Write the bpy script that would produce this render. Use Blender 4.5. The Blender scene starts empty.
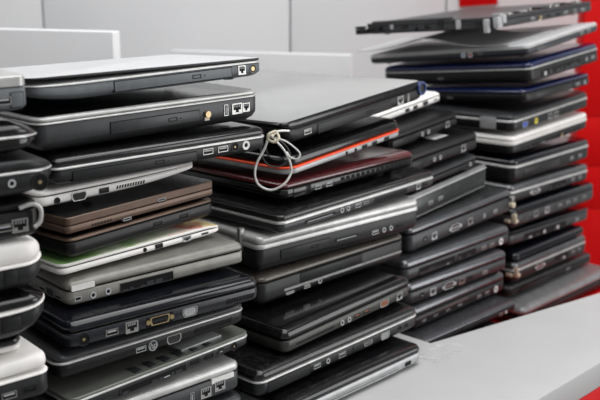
import bpy, bmesh, math, random
from mathutils import Vector, Matrix

random.seed(7)
scene = bpy.context.scene
coll = scene.collection
R = math.radians

# ------------------------------------------------------------------ camera, world, lights, exposure
EYE = 1.39
PITCH = math.atan(0.252)
cam_data = bpy.data.cameras.new('camera')
cam_data.sensor_width = 36.0
cam_data.lens = 60.0
cam_data.clip_start = 0.05
cam_data.dof.use_dof = True
cam_data.dof.focus_distance = 1.14
cam_data.dof.aperture_fstop = 7.5
cam = bpy.data.objects.new('camera', cam_data)
coll.objects.link(cam)
cam.location = (0, 0, EYE)
cam.rotation_euler = (math.pi / 2 - PITCH, 0, 0)
scene.camera = cam

world = bpy.data.worlds.new('room_light')
scene.world = world
world.use_nodes = True
bg = world.node_tree.nodes['Background']
bg.inputs['Color'].default_value = (0.97, 0.985, 1.0, 1)
bg.inputs['Strength'].default_value = 0.29

def area_light(name, loc, size, power, rot=(0, 0, 0), color=(1, 1, 1)):
    d = bpy.data.lights.new(name, 'AREA')
    d.shape = 'RECTANGLE'
    d.size, d.size_y = size
    d.energy = power
    d.color = color
    o = bpy.data.objects.new(name, d)
    coll.objects.link(o)
    o.location = loc
    o.rotation_euler = rot
    return o

area_light('overhead_light', (0.5, 0.7, EYE + 1.55), (2.0, 1.6), 30)
area_light('overhead_light', (-0.1, 1.75, EYE + 1.55), (3.2, 0.5), 22)  # added lamp out of view, brightens the back wall and the lid tops
area_light('window_daylight', (2.7, 1.2, EYE + 0.35), (2.4, 1.5), 40, rot=(0, R(90), 0))

vs = scene.view_settings
vs.view_transform = 'Standard'
vs.look = 'None'
vs.gamma = 1.0
vs.exposure = 0.13
vs.use_curve_mapping = False

# ------------------------------------------------------------------ materials
MATS = {}
def srgb(c):
    return tuple((v / 255 / 12.92) if v / 255 <= 0.04045 else ((v / 255 + 0.055) / 1.055) ** 2.4 for v in c) + (1,)

def mat(name, rgb, rough=0.4, metal=0.0, coat=0.0, dust=0.0, var=0.12, scale=60.0, bump=0.0, spec=0.5, rgb2=None):
    m = bpy.data.materials.new(name)
    m.use_nodes = True
    nt = m.node_tree
    b = nt.nodes['Principled BSDF']
    b.inputs['Metallic'].default_value = metal
    b.inputs['Coat Weight'].default_value = coat
    b.inputs['Coat Roughness'].default_value = 0.12
    b.inputs['Specular IOR Level'].default_value = spec
    tc = nt.nodes.new('ShaderNodeTexCoord')
    n1 = nt.nodes.new('ShaderNodeTexNoise')
    n1.inputs['Scale'].default_value = scale
    n1.inputs['Detail'].default_value = 5.0
    nt.links.new(tc.outputs['Object'], n1.inputs['Vector'])
    base = srgb(rgb)
    hi = srgb(rgb2) if rgb2 else tuple(min(1.0, v * (1 + var) + 0.002) for v in base[:3]) + (1,)
    lo = tuple(v * (1 - var) for v in base[:3]) + (1,)
    ramp = nt.nodes.new('ShaderNodeValToRGB')
    ramp.color_ramp.elements[0].position = 0.35
    ramp.color_ramp.elements[1].position = 0.68
    ramp.color_ramp.elements[0].color = lo
    ramp.color_ramp.elements[1].color = hi
    nt.links.new(n1.outputs['Fac'], ramp.inputs['Fac'])
    col_out = ramp.outputs['Color']
    if dust > 0:                                     # specks and smears of grey dust
        n2 = nt.nodes.new('ShaderNodeTexNoise')
        n2.inputs['Scale'].default_value = 190.0
        n2.inputs['Detail'].default_value = 8.0
        n2.inputs['Roughness'].default_value = 0.75
        nt.links.new(tc.outputs['Object'], n2.inputs['Vector'])
        r2 = nt.nodes.new('ShaderNodeValToRGB')
        r2.color_ramp.elements[0].position = 0.5
        r2.color_ramp.elements[1].position = 0.8
        r2.color_ramp.elements[0].color = (0, 0, 0, 1)
        r2.color_ramp.elements[1].color = (dust, dust, dust, 1)
        nt.links.new(n2.outputs['Fac'], r2.inputs['Fac'])
        mx = nt.nodes.new('ShaderNodeMixRGB')
        mx.inputs['Color2'].default_value = srgb((150, 150, 145))
        nt.links.new(r2.outputs['Color'], mx.inputs['Fac'])
        nt.links.new(col_out, mx.inputs['Color1'])
        col_out = mx.outputs['Color']
    nt.links.new(col_out, b.inputs['Base Color'])
    mr = nt.nodes.new('ShaderNodeMapRange')
    mr.inputs['To Min'].default_value = max(0.03, rough * 0.8)
    mr.inputs['To Max'].default_value = min(1.0, rough * 1.25)
    nt.links.new(n1.outputs['Fac'], mr.inputs['Value'])
    nt.links.new(mr.outputs['Result'], b.inputs['Roughness'])
    if bump > 0:
        n3 = nt.nodes.new('ShaderNodeTexNoise')
        n3.inputs['Scale'].default_value = 900.0
        nt.links.new(tc.outputs['Object'], n3.inputs['Vector'])
        bp = nt.nodes.new('ShaderNodeBump')
        bp.inputs['Strength'].default_value = bump
        bp.inputs['Distance'].default_value = 0.0005
        nt.links.new(n3.outputs['Fac'], bp.inputs['Height'])
        nt.links.new(bp.outputs['Normal'], b.inputs['Normal'])
    MATS[name] = m
    return m

mat('blk_gloss', (10, 10, 12), 0.14, dust=0.05)
mat('blk_dust', (11, 11, 12), 0.2, dust=0.12)
mat('blk_matte', (8, 8, 9), 0.38, dust=0.015, bump=0.15, spec=0.32)
mat('charcoal', (26, 27, 29), 0.4, dust=0.03, bump=0.2, spec=0.32)
mat('slate', (96, 100, 104), 0.5, dust=0.03, bump=0.2)
mat('gunmetal', (50, 51, 53), 0.36, metal=0.15, dust=0.03, spec=0.4)
mat('bluegrey', (38, 43, 49), 0.4, dust=0.03)
mat('steel', (104, 105, 108), 0.24, metal=0.8, dust=0.02, var=0.06)
mat('steel2', (92, 93, 97), 0.28, metal=0.75, dust=0.05, var=0.06)
mat('silver', (188, 188, 186), 0.32, metal=0.35, dust=0.05)
mat('silver2', (172, 173, 174), 0.38, metal=0.3, dust=0.05)
mat('lidwhite', (200, 201, 202), 0.3, dust=0.04, var=0.03)
mat('lidsilver', (166, 167, 166), 0.24, metal=0.2, dust=0.04, var=0.04, scale=6)
mat('palegrey', (132, 133, 134), 0.36, metal=0.35, dust=0.05)
mat('champ', (128, 126, 120), 0.36, metal=0.25, dust=0.08)
mat('taupe', (84, 79, 73), 0.28, metal=0.3, dust=0.08)
mat('bronze', (96, 76, 63), 0.38, metal=0.35, var=0.1)
mat('bronze_dark', (84, 66, 56), 0.3, metal=0.35)
mat('white', (238, 235, 232), 0.36, dust=0.04, var=0.03)
mat('white2', (205, 204, 200), 0.38, dust=0.1, var=0.05)
mat('plate', (116, 119, 112), 0.42, metal=0.3, dust=0.12, scale=25)
mat('greenmetal', (56, 57, 53), 0.34, metal=0.45, dust=0.05)
mat('dusty', (44, 48, 46), 0.24, dust=0.45)
mat('rimlid', (30, 34, 34), 0.2, dust=0.2)
mat('navy', (8, 10, 18), 0.13, dust=0.02)
mat('navy2', (20, 22, 30), 0.28, dust=0.03)
mat('blue', (14, 26, 68), 0.16, coat=0.3)
mat('wine', (74, 10, 16), 0.16, coat=0.5, dust=0.05)
mat('orange', (235, 72, 22), 0.35)
mat('pinkdark', (150, 30, 80), 0.4)
mat('black_hole', (6, 6, 7), 0.6, spec=0.2)
mat('chrome', (176, 176, 173), 0.3, metal=0.8)
mat('brass', (178, 158, 118), 0.3, metal=0.7)
mat('bone', (205, 196, 172), 0.45)
mat('port_grey', (172, 173, 175), 0.5)
mat('port_blue', (70, 100, 190), 0.5)
mat('port_yellow', (205, 190, 60), 0.5)
mat('port_brown', (150, 90, 52), 0.5)
mat('cap_blue', (70, 84, 130), 0.3, metal=0.5)
mat('rubber', (18, 18, 18), 0.8)
mat('sticker_white', (225, 225, 222), 0.5)
mat('sticker_red', (190, 60, 70), 0.5)
mat('sticker_blue', (120, 160, 200), 0.5)
mat('cord_white', (228, 226, 222), 0.45)
mat('cord_black', (20, 20, 21), 0.5)
mat('foam_white', (179, 179, 179), 0.8, var=0.02, scale=14)
mat('wall_white', (228, 229, 230), 0.55, var=0.02, scale=3)
mat('red_panel', (205, 0, 2), 0.5, var=0.04, scale=5, spec=0.2)
mat('floor_grey', (150, 148, 145), 0.5, scale=8)

def green_paint():
    m = mat('green', (205, 208, 196), 0.4)
    nt = m.node_tree
    b = nt.nodes['Principled BSDF']
    tc = nt.nodes.new('ShaderNodeTexCoord')
    n = nt.nodes.new('ShaderNodeTexNoise')
    n.inputs['Scale'].default_value = 14.0
    n.inputs['Detail'].default_value = 6.0
    n.inputs['Roughness'].default_value = 0.65
    nt.links.new(tc.outputs['Object'], n.inputs['Vector'])
    sx = nt.nodes.new('ShaderNodeSeparateXYZ')
    nt.links.new(tc.outputs['Object'], sx.inputs[0])
    k = nt.nodes.new('ShaderNodeMath'); k.operation = 'MULTIPLY_ADD'; k.inputs[1].default_value = 3.6; k.inputs[2].default_value = -0.42
    nt.links.new(sx.outputs['X'], k.inputs[0])
    ad = nt.nodes.new('ShaderNodeMath'); ad.operation = 'ADD'
    nt.links.new(k.outputs[0], ad.inputs[0]); nt.links.new(n.outputs['Fac'], ad.inputs[1])
    r = nt.nodes.new('ShaderNodeValToRGB')
    cr = r.color_ramp
    cr.elements[0].position = 0.10; cr.elements[0].color = srgb((118, 158, 92))
    cr.elements[1].position = 0.95; cr.elements[1].color = srgb((205, 120, 110))
    for ps, c in ((.24, (160, 190, 130)), (.34, (208, 216, 192)), (.46, (150, 185, 118)), (.60, (212, 212, 196)), (.74, (200, 90, 90)), (.84, (216, 208, 150))):
        e = cr.elements.new(ps); e.color = srgb(c)
    nt.links.new(ad.outputs[0], r.inputs['Fac'])
    sep = nt.nodes.new('ShaderNodeSeparateXYZ')      # paint covers the lid face, the rim stays white
    nt.links.new(tc.outputs['Normal'], sep.inputs[0])
    mm = nt.nodes.new('ShaderNodeMath'); mm.operation = 'GREATER_THAN'; mm.inputs[1].default_value = 0.75
    nt.links.new(sep.outputs['Z'], mm.inputs[0])
    mx = nt.nodes.new('ShaderNodeMixRGB')
    mx.inputs['Color1'].default_value = srgb((236, 234, 230))
    nt.links.new(mm.outputs[0], mx.inputs['Fac'])
    nt.links.new(r.outputs['Color'], mx.inputs['Color2'])
    nt.links.new(mx.outputs['Color'], b.inputs['Base Color'])
green_paint()

# ------------------------------------------------------------------ mesh helpers
def link(name, me, parent=None, loc=(0, 0, 0), rot=(0, 0, 0)):
    o = bpy.data.objects.new(name, me)
    coll.objects.link(o)
    o.location = loc
    o.rotation_euler = rot
    if parent is not None:
        o.parent = parent
    return o

def finish(bm, name, mats, smooth=35):
    bmesh.ops.recalc_face_normals(bm, faces=bm.faces)
    me = bpy.data.meshes.new(name)
    bm.to_mesh(me)
    bm.free()
    for m in mats:
        me.materials.append(MATS[m])
    if smooth:
        me.polygons.foreach_set('use_smooth', [True] * len(me.polygons))
        me.set_sharp_from_angle(angle=R(smooth))
    return me

def rrect(L, W, r, inset, seg=7, sub=0):
    """closed outline of a rounded rectangle 0..L x 0..W pulled in by inset, counter-clockwise"""
    r2 = max(r - inset, 0.0008)
    i = inset
    pts = []
    cs = [(L - i - r2, i + r2, -90), (L - i - r2, W - i - r2, 0), (i + r2, W - i - r2, 90), (i + r2, i + r2, 180)]
    for k, (cx, cy, a0) in enumerate(cs):
        arc = [(cx + r2 * math.cos(R(a0 + 90 * s / seg)), cy + r2 * math.sin(R(a0 + 90 * s / seg))) for s in range(seg + 1)]
        pts += arc
        if sub:
            nx = cs[(k + 1) % 4]
            e = (nx[0] + r2 * math.cos(R(nx[2])), nx[1] + r2 * math.sin(R(nx[2])))
            for s in range(1, sub):
                t = s / sub
                pts.append((arc[-1][0] * (1 - t) + e[0] * t, arc[-1][1] * (1 - t) + e[1] * t))
    return pts

def loft(L, W, r, prof, mats, name, zmap=None, sub=0, edge_mat=False, off=0.0):
    """prof: (inset, z) rings from bottom to top; caps both ends"""
    bm = bmesh.new()
    rings = []
    for ins, z in prof:
        ring = []
        for (x, y) in rrect(L, W, r, ins, sub=sub):
            zz = zmap(x, z) if zmap else z
            ring.append(bm.verts.new((x, y, zz)))
        rings.append(ring)
    n = len(rings[0])
    for a, b in zip(rings[:-1], rings[1:]):
        for i in range(n):
            fc = bm.faces.new((a[i], a[(i + 1) % n], b[(i + 1) % n], b[i]))
            if edge_mat:
                fc.material_index = 1
    bm.faces.new(list(reversed(rings[0])))
    bm.faces.new(rings[-1])
    return finish(bm, name, mats, 50 if len(prof) > 4 else 35)

def bm_box(bm, x0, x1, y0, y1, z0, z1, mi=0, bevel=0.0):
    vs_ = [bm.verts.new(p) for p in ((x0, y0, z0), (x1, y0, z0), (x1, y1, z0), (x0, y1, z0), (x0, y0, z1), (x1, y0, z1), (x1, y1, z1), (x0, y1, z1))]
    fs = []
    for q in ((3, 2, 1, 0), (4, 5, 6, 7), (0, 1, 5, 4), (1, 2, 6, 5), (2, 3, 7, 6), (3, 0, 4, 7)):
        fc = bm.faces.new([vs_[i] for i in q]); fc.material_index = mi; fs.append(fc)
    if bevel:
        es = list({e for fc in fs for e in fc.edges})
        r = bmesh.ops.bevel(bm, geom=es, offset=bevel, segments=2, affect='EDGES', profile=0.5)
        for fc in r['faces']:
            fc.material_index = mi

def bm_poly(bm, pts, y0, y1, mi):
    """prism of an outline given in x,z from y0 to y1"""
    a = [bm.verts.new((x, y0, z)) for x, z in pts]
    b = [bm.verts.new((x, y1, z)) for x, z in pts]
    n = len(pts)
    for i in range(n):
        bm.faces.new((a[i], a[(i + 1) % n], b[(i + 1) % n], b[i])).material_index = mi
    bm.faces.new(a).material_index = mi
    bm.faces.new(list(reversed(b))).material_index = mi

def bm_ring(bm, outer, inner, y0, y1, mi):
    """raised frame between two outlines of equal length, open in the middle"""
    rows = []
    for y, o in ((y1, outer), (y0, outer), (y0, inner), (y1, inner)):
        rows.append([bm.verts.new((x, y, z)) for x, z in o])
    n = len(outer)
    for a, b in zip(rows[:-1], rows[1:]):
        for i in range(n):
            bm.faces.new((a[i], a[(i + 1) % n], b[(i + 1) % n], b[i])).material_index = mi

def circ(rad, n=18):
    return [(rad * math.cos(2 * math.pi * i / n), rad * math.sin(2 * math.pi * i / n)) for i in range(n)]
def rect2(w, h):
    return [(-w / 2, -h / 2), (w / 2, -h / 2), (w / 2, h / 2), (-w / 2, h / 2)]
def dshape(w, h, k=0.14):
    return [(-w / 2 + w * k, -h / 2), (w / 2 - w * k, -h / 2), (w / 2, -h * 0.1), (w / 2, h / 2 - h * 0.12), (w / 2 - w * 0.06, h / 2),
            (-w / 2 + w * 0.06, h / 2), (-w / 2, h / 2 - h * 0.12), (-w / 2, -h * 0.1)]
def scale2(p, s):
    return [(x * s, z * s) for x, z in p]

# ------------------------------------------------------------------ ports: meshes cached by kind and size, outward is -y
P_OUT = -0.0007
CACHE = {}
SIZES = {'usb': (.0145, .0068), 'usb_b': (.0125, .0058), 'usb_g': (.013, .006), 'usb_br': (.013, .006), 'usb_v': (.006, .013), 'rj45': (.0155, .0125), 'rj45w': (.0155, .0125),
         'rj11': (.011, .0105), 'vga': (.022, .0105), 'vga_w': (.02, .0105), 'vga_g': (.02, .010), 'vga_b': (.02, .0115), 'vga_br': (.02, .010), 'dvi': (.034, .0095), 'dvi_g': (.036, .0115),
         'hdmi': (.018, .0065), 'audio': (.0075, .0075), 'audio_b': (.0075, .0075), 'audio_w': (.012, .012), 'jack_y': (.013, .013), 'svideo': (.011, .011), 'power': (.011, .011),
         'kens': (.008, .0045), 'slot': (.011, .003), 'disc': (.012, .012), 'brass': (.008, .010), 'badge': (.012, .012), 'sticker_b': (.013, .013), 'sticker_r': (.013, .013), 'tab': (.034, .022), 'line_v': (.0012, .02)}
NAMES = {'usb': 'usb_port', 'usb_b': 'usb_port', 'usb_g': 'usb_port', 'usb_br': 'usb_port', 'usb_v': 'usb_port', 'rj45': 'network_port', 'rj45w': 'network_port', 'rj11': 'modem_port', 'vga': 'monitor_port',
         'vga_w': 'monitor_port', 'vga_g': 'monitor_port', 'vga_b': 'monitor_port', 'vga_br': 'monitor_port', 'dvi': 'docking_port', 'dvi_g': 'parallel_port', 'hdmi': 'video_port', 'audio': 'audio_jack', 'audio_b': 'audio_jack',
         'audio_w': 'audio_jack', 'jack_y': 'audio_jack', 'svideo': 'video_jack', 'power': 'power_socket', 'kens': 'lock_slot', 'slot': 'slot', 'disc': 'round_cover', 'brass': 'brass_stud', 'badge': 'badge',
         'sticker_b': 'round_sticker', 'sticker_r': 'round_sticker', 'tab': 'lid_latch', 'line_v': 'seam_line'}

def port_mesh(kind, w, h):
    key = (kind, round(w, 4), round(h, 4))
    if key in CACHE:
        return CACHE[key]
    bm = bmesh.new()
    M = ['black_hole', 'chrome', 'port_grey']
    IN = 0.004
    k = kind.split('_')[0]
    if k == 'usb':
        M = ['black_hole', {'usb_g': 'silver2', 'usb_b': 'charcoal', 'usb_br': 'gunmetal'}.get(kind, 'chrome'), {'usb_br': 'port_brown', 'usb_b': 'charcoal'}.get(kind, 'port_grey')]
        bm_poly(bm, rect2(w * .96, h * .96), -0.0001, IN, 0)
        bm_ring(bm, rect2(w, h), rect2(w - .0016, h - .0016), P_OUT, IN, 1)
        if w > h:
            bm_box(bm, -w * .36, w * .36, -0.0005, IN, h * .02, h * .26, 2)
        else:
            bm_box(bm, -w * .1, w * .14, -0.0005, IN, -h * .34, h * .34, 2)
    elif k in ('rj45', 'rj45w', 'rj11'):
        M = ['black_hole', 'chrome' if kind != 'rj45w' else 'port_grey', 'port_grey']
        bm_poly(bm, rect2(w * .96, h * .96), -0.0001, IN, 0)
        inn = [(-w * .38, -h * .36), (w * .38, -h * .36), (w * .38, h * .40), (-w * .38, h * .40)]
        bm_ring(bm, rect2(w, h), inn, P_OUT, IN, 1)
        bm_box(bm, -w * .38, -w * .16, P_OUT, IN, -h * .40, -h * .12, 1)
        bm_box(bm, w * .16, w * .38, P_OUT, IN, -h * .40, -h * .12, 1)
        for i in range(4):
            x = -w * .24 + w * .16 * i
            bm_box(bm, x - w * .03, x + w * .03, -0.0004, IN, h * .12, h * .36, 2)
    elif k == 'vga':
        M = ['black_hole', 'chrome', {'vga': 'charcoal', 'vga_w': 'port_grey', 'vga_g': 'gunmetal', 'vga_b': 'port_blue', 'vga_br': 'port_brown'}[kind]]
        bm_poly(bm, dshape(w * .98, h * .98), -0.0001, IN, 0)
        bm_ring(bm, dshape(w, h), scale2(dshape(w, h), .84), P_OUT, IN, 1)
        bm_poly(bm, scale2(dshape(w, h), .74), -0.0005, IN, 2)
        for j in range(3):
            for i in range(5):
                x = (i - 2) * w * .11; z = (j - 1) * h * .18
                bm_box(bm, x - w * .02, x + w * .02, -0.0006, IN, z - h * .04, z + h * .04, 0)
    elif k == 'dvi':
        M = ['black_hole', 'brass' if kind == 'dvi' else 'port_grey', 'charcoal' if kind == 'dvi' else 'chrome']
        wi = w * .74
        bm_poly(bm, rect2(w, h * 1.15), -0.0001, IN, 0)
        bm_ring(bm, dshape(wi, h, .08), scale2(dshape(wi, h, .08), .82), P_OUT, IN, 1)
        bm_poly(bm, rect2(wi * .7, h * .3), -0.0005, IN, 2)
        for sx in (-1, 1):
            bm_poly(bm, [(x + sx * w * .44, z) for x, z in circ(h * .28, 10)], P_OUT * 2, IN, 1)
    elif k == 'hdmi':
        bm_poly(bm, dshape(w * .98, h * .98), -0.0001, IN, 0)
        bm_ring(bm, dshape(w, h, .18), scale2(dshape(w, h, .18), .80), P_OUT, IN, 1)
        bm_box(bm, -w * .3, w * .3, -0.0004, IN, -h * .06, h * .1, 2)
    elif k in ('audio', 'jack', 'svideo', 'power'):
        M = ['black_hole', {'audio': 'port_grey', 'audio_b': 'gunmetal', 'audio_w': 'sticker_white', 'jack_y': 'port_yellow', 'svideo': 'slate', 'power': 'charcoal'}[kind], 'brass']
        r = w / 2
        inner = {'svideo': .78, 'audio_b': .8, 'power': .82, 'audio_w': .48, 'jack_y': .3}.get(kind, .56)
        bm_poly(bm, circ(r * .97), -0.0001, IN, 0)
        bm_ring(bm, circ(r), scale2(circ(r), inner), P_OUT, IN, 1)
        if kind in ('power', 'svideo'):
            bm_poly(bm, circ(r * (.5 if kind == 'svideo' else .22), 10), -0.0005, IN, 2)
    elif k == 'kens':
        bm_poly(bm, rect2(w * .96, h * .96), -0.0001, IN, 0)
        bm_ring(bm, rect2(w, h), rect2(w * .8, h * .7), P_OUT * .7, IN, 2)
    elif k == 'slot':
        bm_poly(bm, rect2(w * .98, h * .96), -0.0002, IN, 0)
        bm_ring(bm, rect2(w, h), rect2(w * .9, h * .6), P_OUT * .6, IN, 2)
    elif k == 'disc':
        M = ['charcoal', 'gunmetal', 'port_grey']
        bm_poly(bm, circ(w / 2), -0.0003, IN, 0)
        bm_ring(bm, circ(w / 2), scale2(circ(w / 2), .8), P_OUT, IN, 1)
        bm_box(bm, -w * .2, w * .2, P_OUT, IN, -w * .04, w * .04, 2)
    elif k == 'brass':
        M = ['brass', 'bone']
        bm_poly(bm, circ(w / 2, 8), -0.003, IN, 0)
        bm_box(bm, -w * .5, w * .3, -0.0016, IN, -h * .7, -h * .3, 1)
    elif k == 'sticker':
        M = ['sticker_white', 'sticker_blue' if kind == 'sticker_b' else 'sticker_red']
        bm_ring(bm, circ(w / 2), scale2(circ(w / 2), .62), P_OUT, IN, 0)
        bm_poly(bm, circ(w * .30), -0.0005, IN, 1)
    elif k == 'badge':
        M = ['gunmetal', 'port_grey']
        bm_poly(bm, circ(w / 2), -0.0004, IN, 0)
        bm_ring(bm, circ(w / 2), scale2(circ(w / 2), .86), P_OUT, IN, 1)
    elif k == 'tab':
        M = ['silver2']
        bm_box(bm, -w / 2, w / 2, -0.0016, IN, -h / 2, h / 2, 0, 0.0008)
    elif k == 'line':
        bm_box(bm, -w / 2, w / 2, -0.0003, IN, -h / 2, h / 2, 0)
    me = finish(bm, NAMES.get(kind, kind), M, 30)
    CACHE[key] = me
    return me

def span_mesh(kind, w, h, opt):
    """features with a length of their own: disc drive, open bay, vent, panel, line, card slot, sticker"""
    key = (kind, round(w, 3), round(h, 4), tuple(sorted(opt.items())))
    bm = bmesh.new()
    IN = 0.004
    if kind == 'drive':
        M = ['black_hole', opt.get('m', 'charcoal'), 'charcoal']
        bm_poly(bm, rect2(w, h), -0.0002, IN, 0)
        bm_box(bm, -w / 2 + .0009, w / 2 - .0009, -0.0009, IN, -h / 2 + .0008, h / 2 - .0008, 1, 0.0004)
    elif kind == 'panel':
        M = ['black_hole', opt.get('m', 'charcoal')]
        bm_poly(bm, rect2(w, h), -0.0002, IN, 0)
        bm_box(bm, -w / 2 + .0006, w / 2 - .0006, -0.0006, IN, -h / 2 + .0006, h / 2 - .0006, 1, 0.0003)
    elif kind == 'bay':
        M = ['black_hole', 'gunmetal', 'port_grey']
        bm_poly(bm, rect2(w, h), -0.0002, IN, 0)
        bm_ring(bm, rect2(w, h), rect2(w - .0016, h - .0016), P_OUT, IN, 1)
        rnd = random.Random(int(w * 1e5))
        x = -w / 2 + .003
        while x < w / 2 - .008:
            ww = rnd.uniform(.003, .010)
            hh = rnd.uniform(.2, .65) * h
            if rnd.random() < .6:
                bm_box(bm, x, min(x + ww, w / 2 - .002), -0.0005, IN, -h / 2 + .001, -h / 2 + hh, 1 if rnd.random() < .75 else 2)
            x += ww + .002
    elif kind == 'vent':
        M = ['black_hole', 'charcoal']
        if opt.get('wide'):
            n = max(3, int(w / .011)); pw = .76
        else:
            n = max(3, int(w / .0036)); pw = .55
        for i in range(n):
            x = -w / 2 + w * (i + .5) / n
            q = w / n * pw / 2
            sl = 0 if opt.get('wide') else h * .14
            bm_poly(bm, [(x - q - sl, -h / 2), (x + q - sl, -h / 2), (x + q + sl, h / 2), (x - q + sl, h / 2)], -0.0003, IN, 0)
    elif kind == 'line':
        M = ['chrome']
        bm_box(bm, -w / 2, w / 2, -0.0007, IN, -h / 2, h / 2, 0)
    elif kind == 'card':
        M = ['black_hole', 'gunmetal', 'port_grey']
        bm_poly(bm, rect2(w, h), -0.0002, IN, 0)
        bm_ring(bm, rect2(w, h), rect2(w - .0016, h * .6), P_OUT, IN, 1)
        bm_box(bm, -w * .42, w * .42, -0.0004, IN, -h * .2, -h * .02, 2)
    elif kind == 'sticker':
        M = ['sticker_white']
        bm_poly(bm, rect2(w, h), -0.0004, IN, 0)
    return finish(bm, kind, M, 30)

SPAN_NAMES = {'drive': 'disc_drive', 'panel': 'side_panel', 'bay': 'open_bay', 'vent': 'vent_slots', 'line': 'silver_line', 'card': 'card_slot', 'sticker': 'paper_sticker'}

def eject_button(parent):
    key = 'eject'
    if key not in CACHE:
        bm = bmesh.new()
        bm_ring(bm, rect2(.012, .0042), rect2(.0104, .0028), -0.0013, 0, 0)
        bm_poly(bm, [(x + .011, z) for x, z in circ(.0009, 8)], -0.0011, 0, 0)
        CACHE[key] = finish(bm, 'eject_button', ['black_hole'], 0)
    return CACHE[key]

# ------------------------------------------------------------------ laptops
def lid_profile(kind, t):
    if kind == 'flat':
        return [(.0008, 0), (0, .0007), (0, t - .0009), (.0009, t)]
    if kind == 'blackedge':
        return [(.002, 0), (0, .25 * t), (0, .6 * t), (.002, .9 * t), (.003, t)]
    if kind == 'round':
        return [(.0034, 0), (.0006, .14 * t), (0, .36 * t), (.0004, .65 * t), (.0018, .88 * t), (.0042, t)]
    if kind == 'dome2':
        return [(.0015, 0), (0, .1 * t), (0, .2 * t), (.003, .45 * t), (.010, .72 * t), (.022, .92 * t), (.040, t)]
    return [(.0038, 0), (.0008, .12 * t), (0, .28 * t), (.0009, .50 * t), (.0035, .74 * t), (.0085, .92 * t), (.018, t)]

def base_profile(kind, t):
    if kind == 'taper':
        return [(.012, 0), (.0045, .16 * t), (.0006, .34 * t), (0, .40 * t), (0, t - .0008), (.0008, t)]
    if kind == 'curve':
        return [(.020, 0), (.010, .07 * t), (.004, .2 * t), (.0008, .36 * t), (0, .44 * t), (0, t - .0015), (.0012, t)]
    return [(.009, 0), (.0035, .08 * t), (.0005, .20 * t), (0, .28 * t), (0, t - .0009), (.0009, t)]

def end_map(L, T, eL, eR):
    if not eL and not eR:
        return None
    def f(x, z):
        up = dn = 0.0
        for e, d in ((eL, x), (eR, L - x)):
            if e and d < e[0]:
                q = 1 - max(d, 0) / e[0]
                c = 1 - math.sqrt(max(0, 1 - q * q))
                c = .5 * c + .5 * q * q; up = max(up, e[1] * c); dn = max(dn, e[2] * c)
        s = z / T
        return T * (up * (1 - s) + s * (1 - dn)) if up + dn < .98 else T * .5
    return f

def text_mesh(body, size, m):
    cu = bpy.data.curves.new('lettering', 'FONT')
    cu.body = body
    cu.size = size
    cu.align_x = 'CENTER'; cu.align_y = 'CENTER'
    cu.extrude = 0.0003
    cu.shear = 0.25
    tmp = bpy.data.objects.new('lettering', cu)
    coll.objects.link(tmp)
    dg = bpy.context.evaluated_depsgraph_get()
    me = bpy.data.meshes.new_from_object(tmp.evaluated_get(dg))
    bpy.data.objects.remove(tmp)
    me.materials.clear()
    me.materials.append(MATS[m])
    return me

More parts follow.
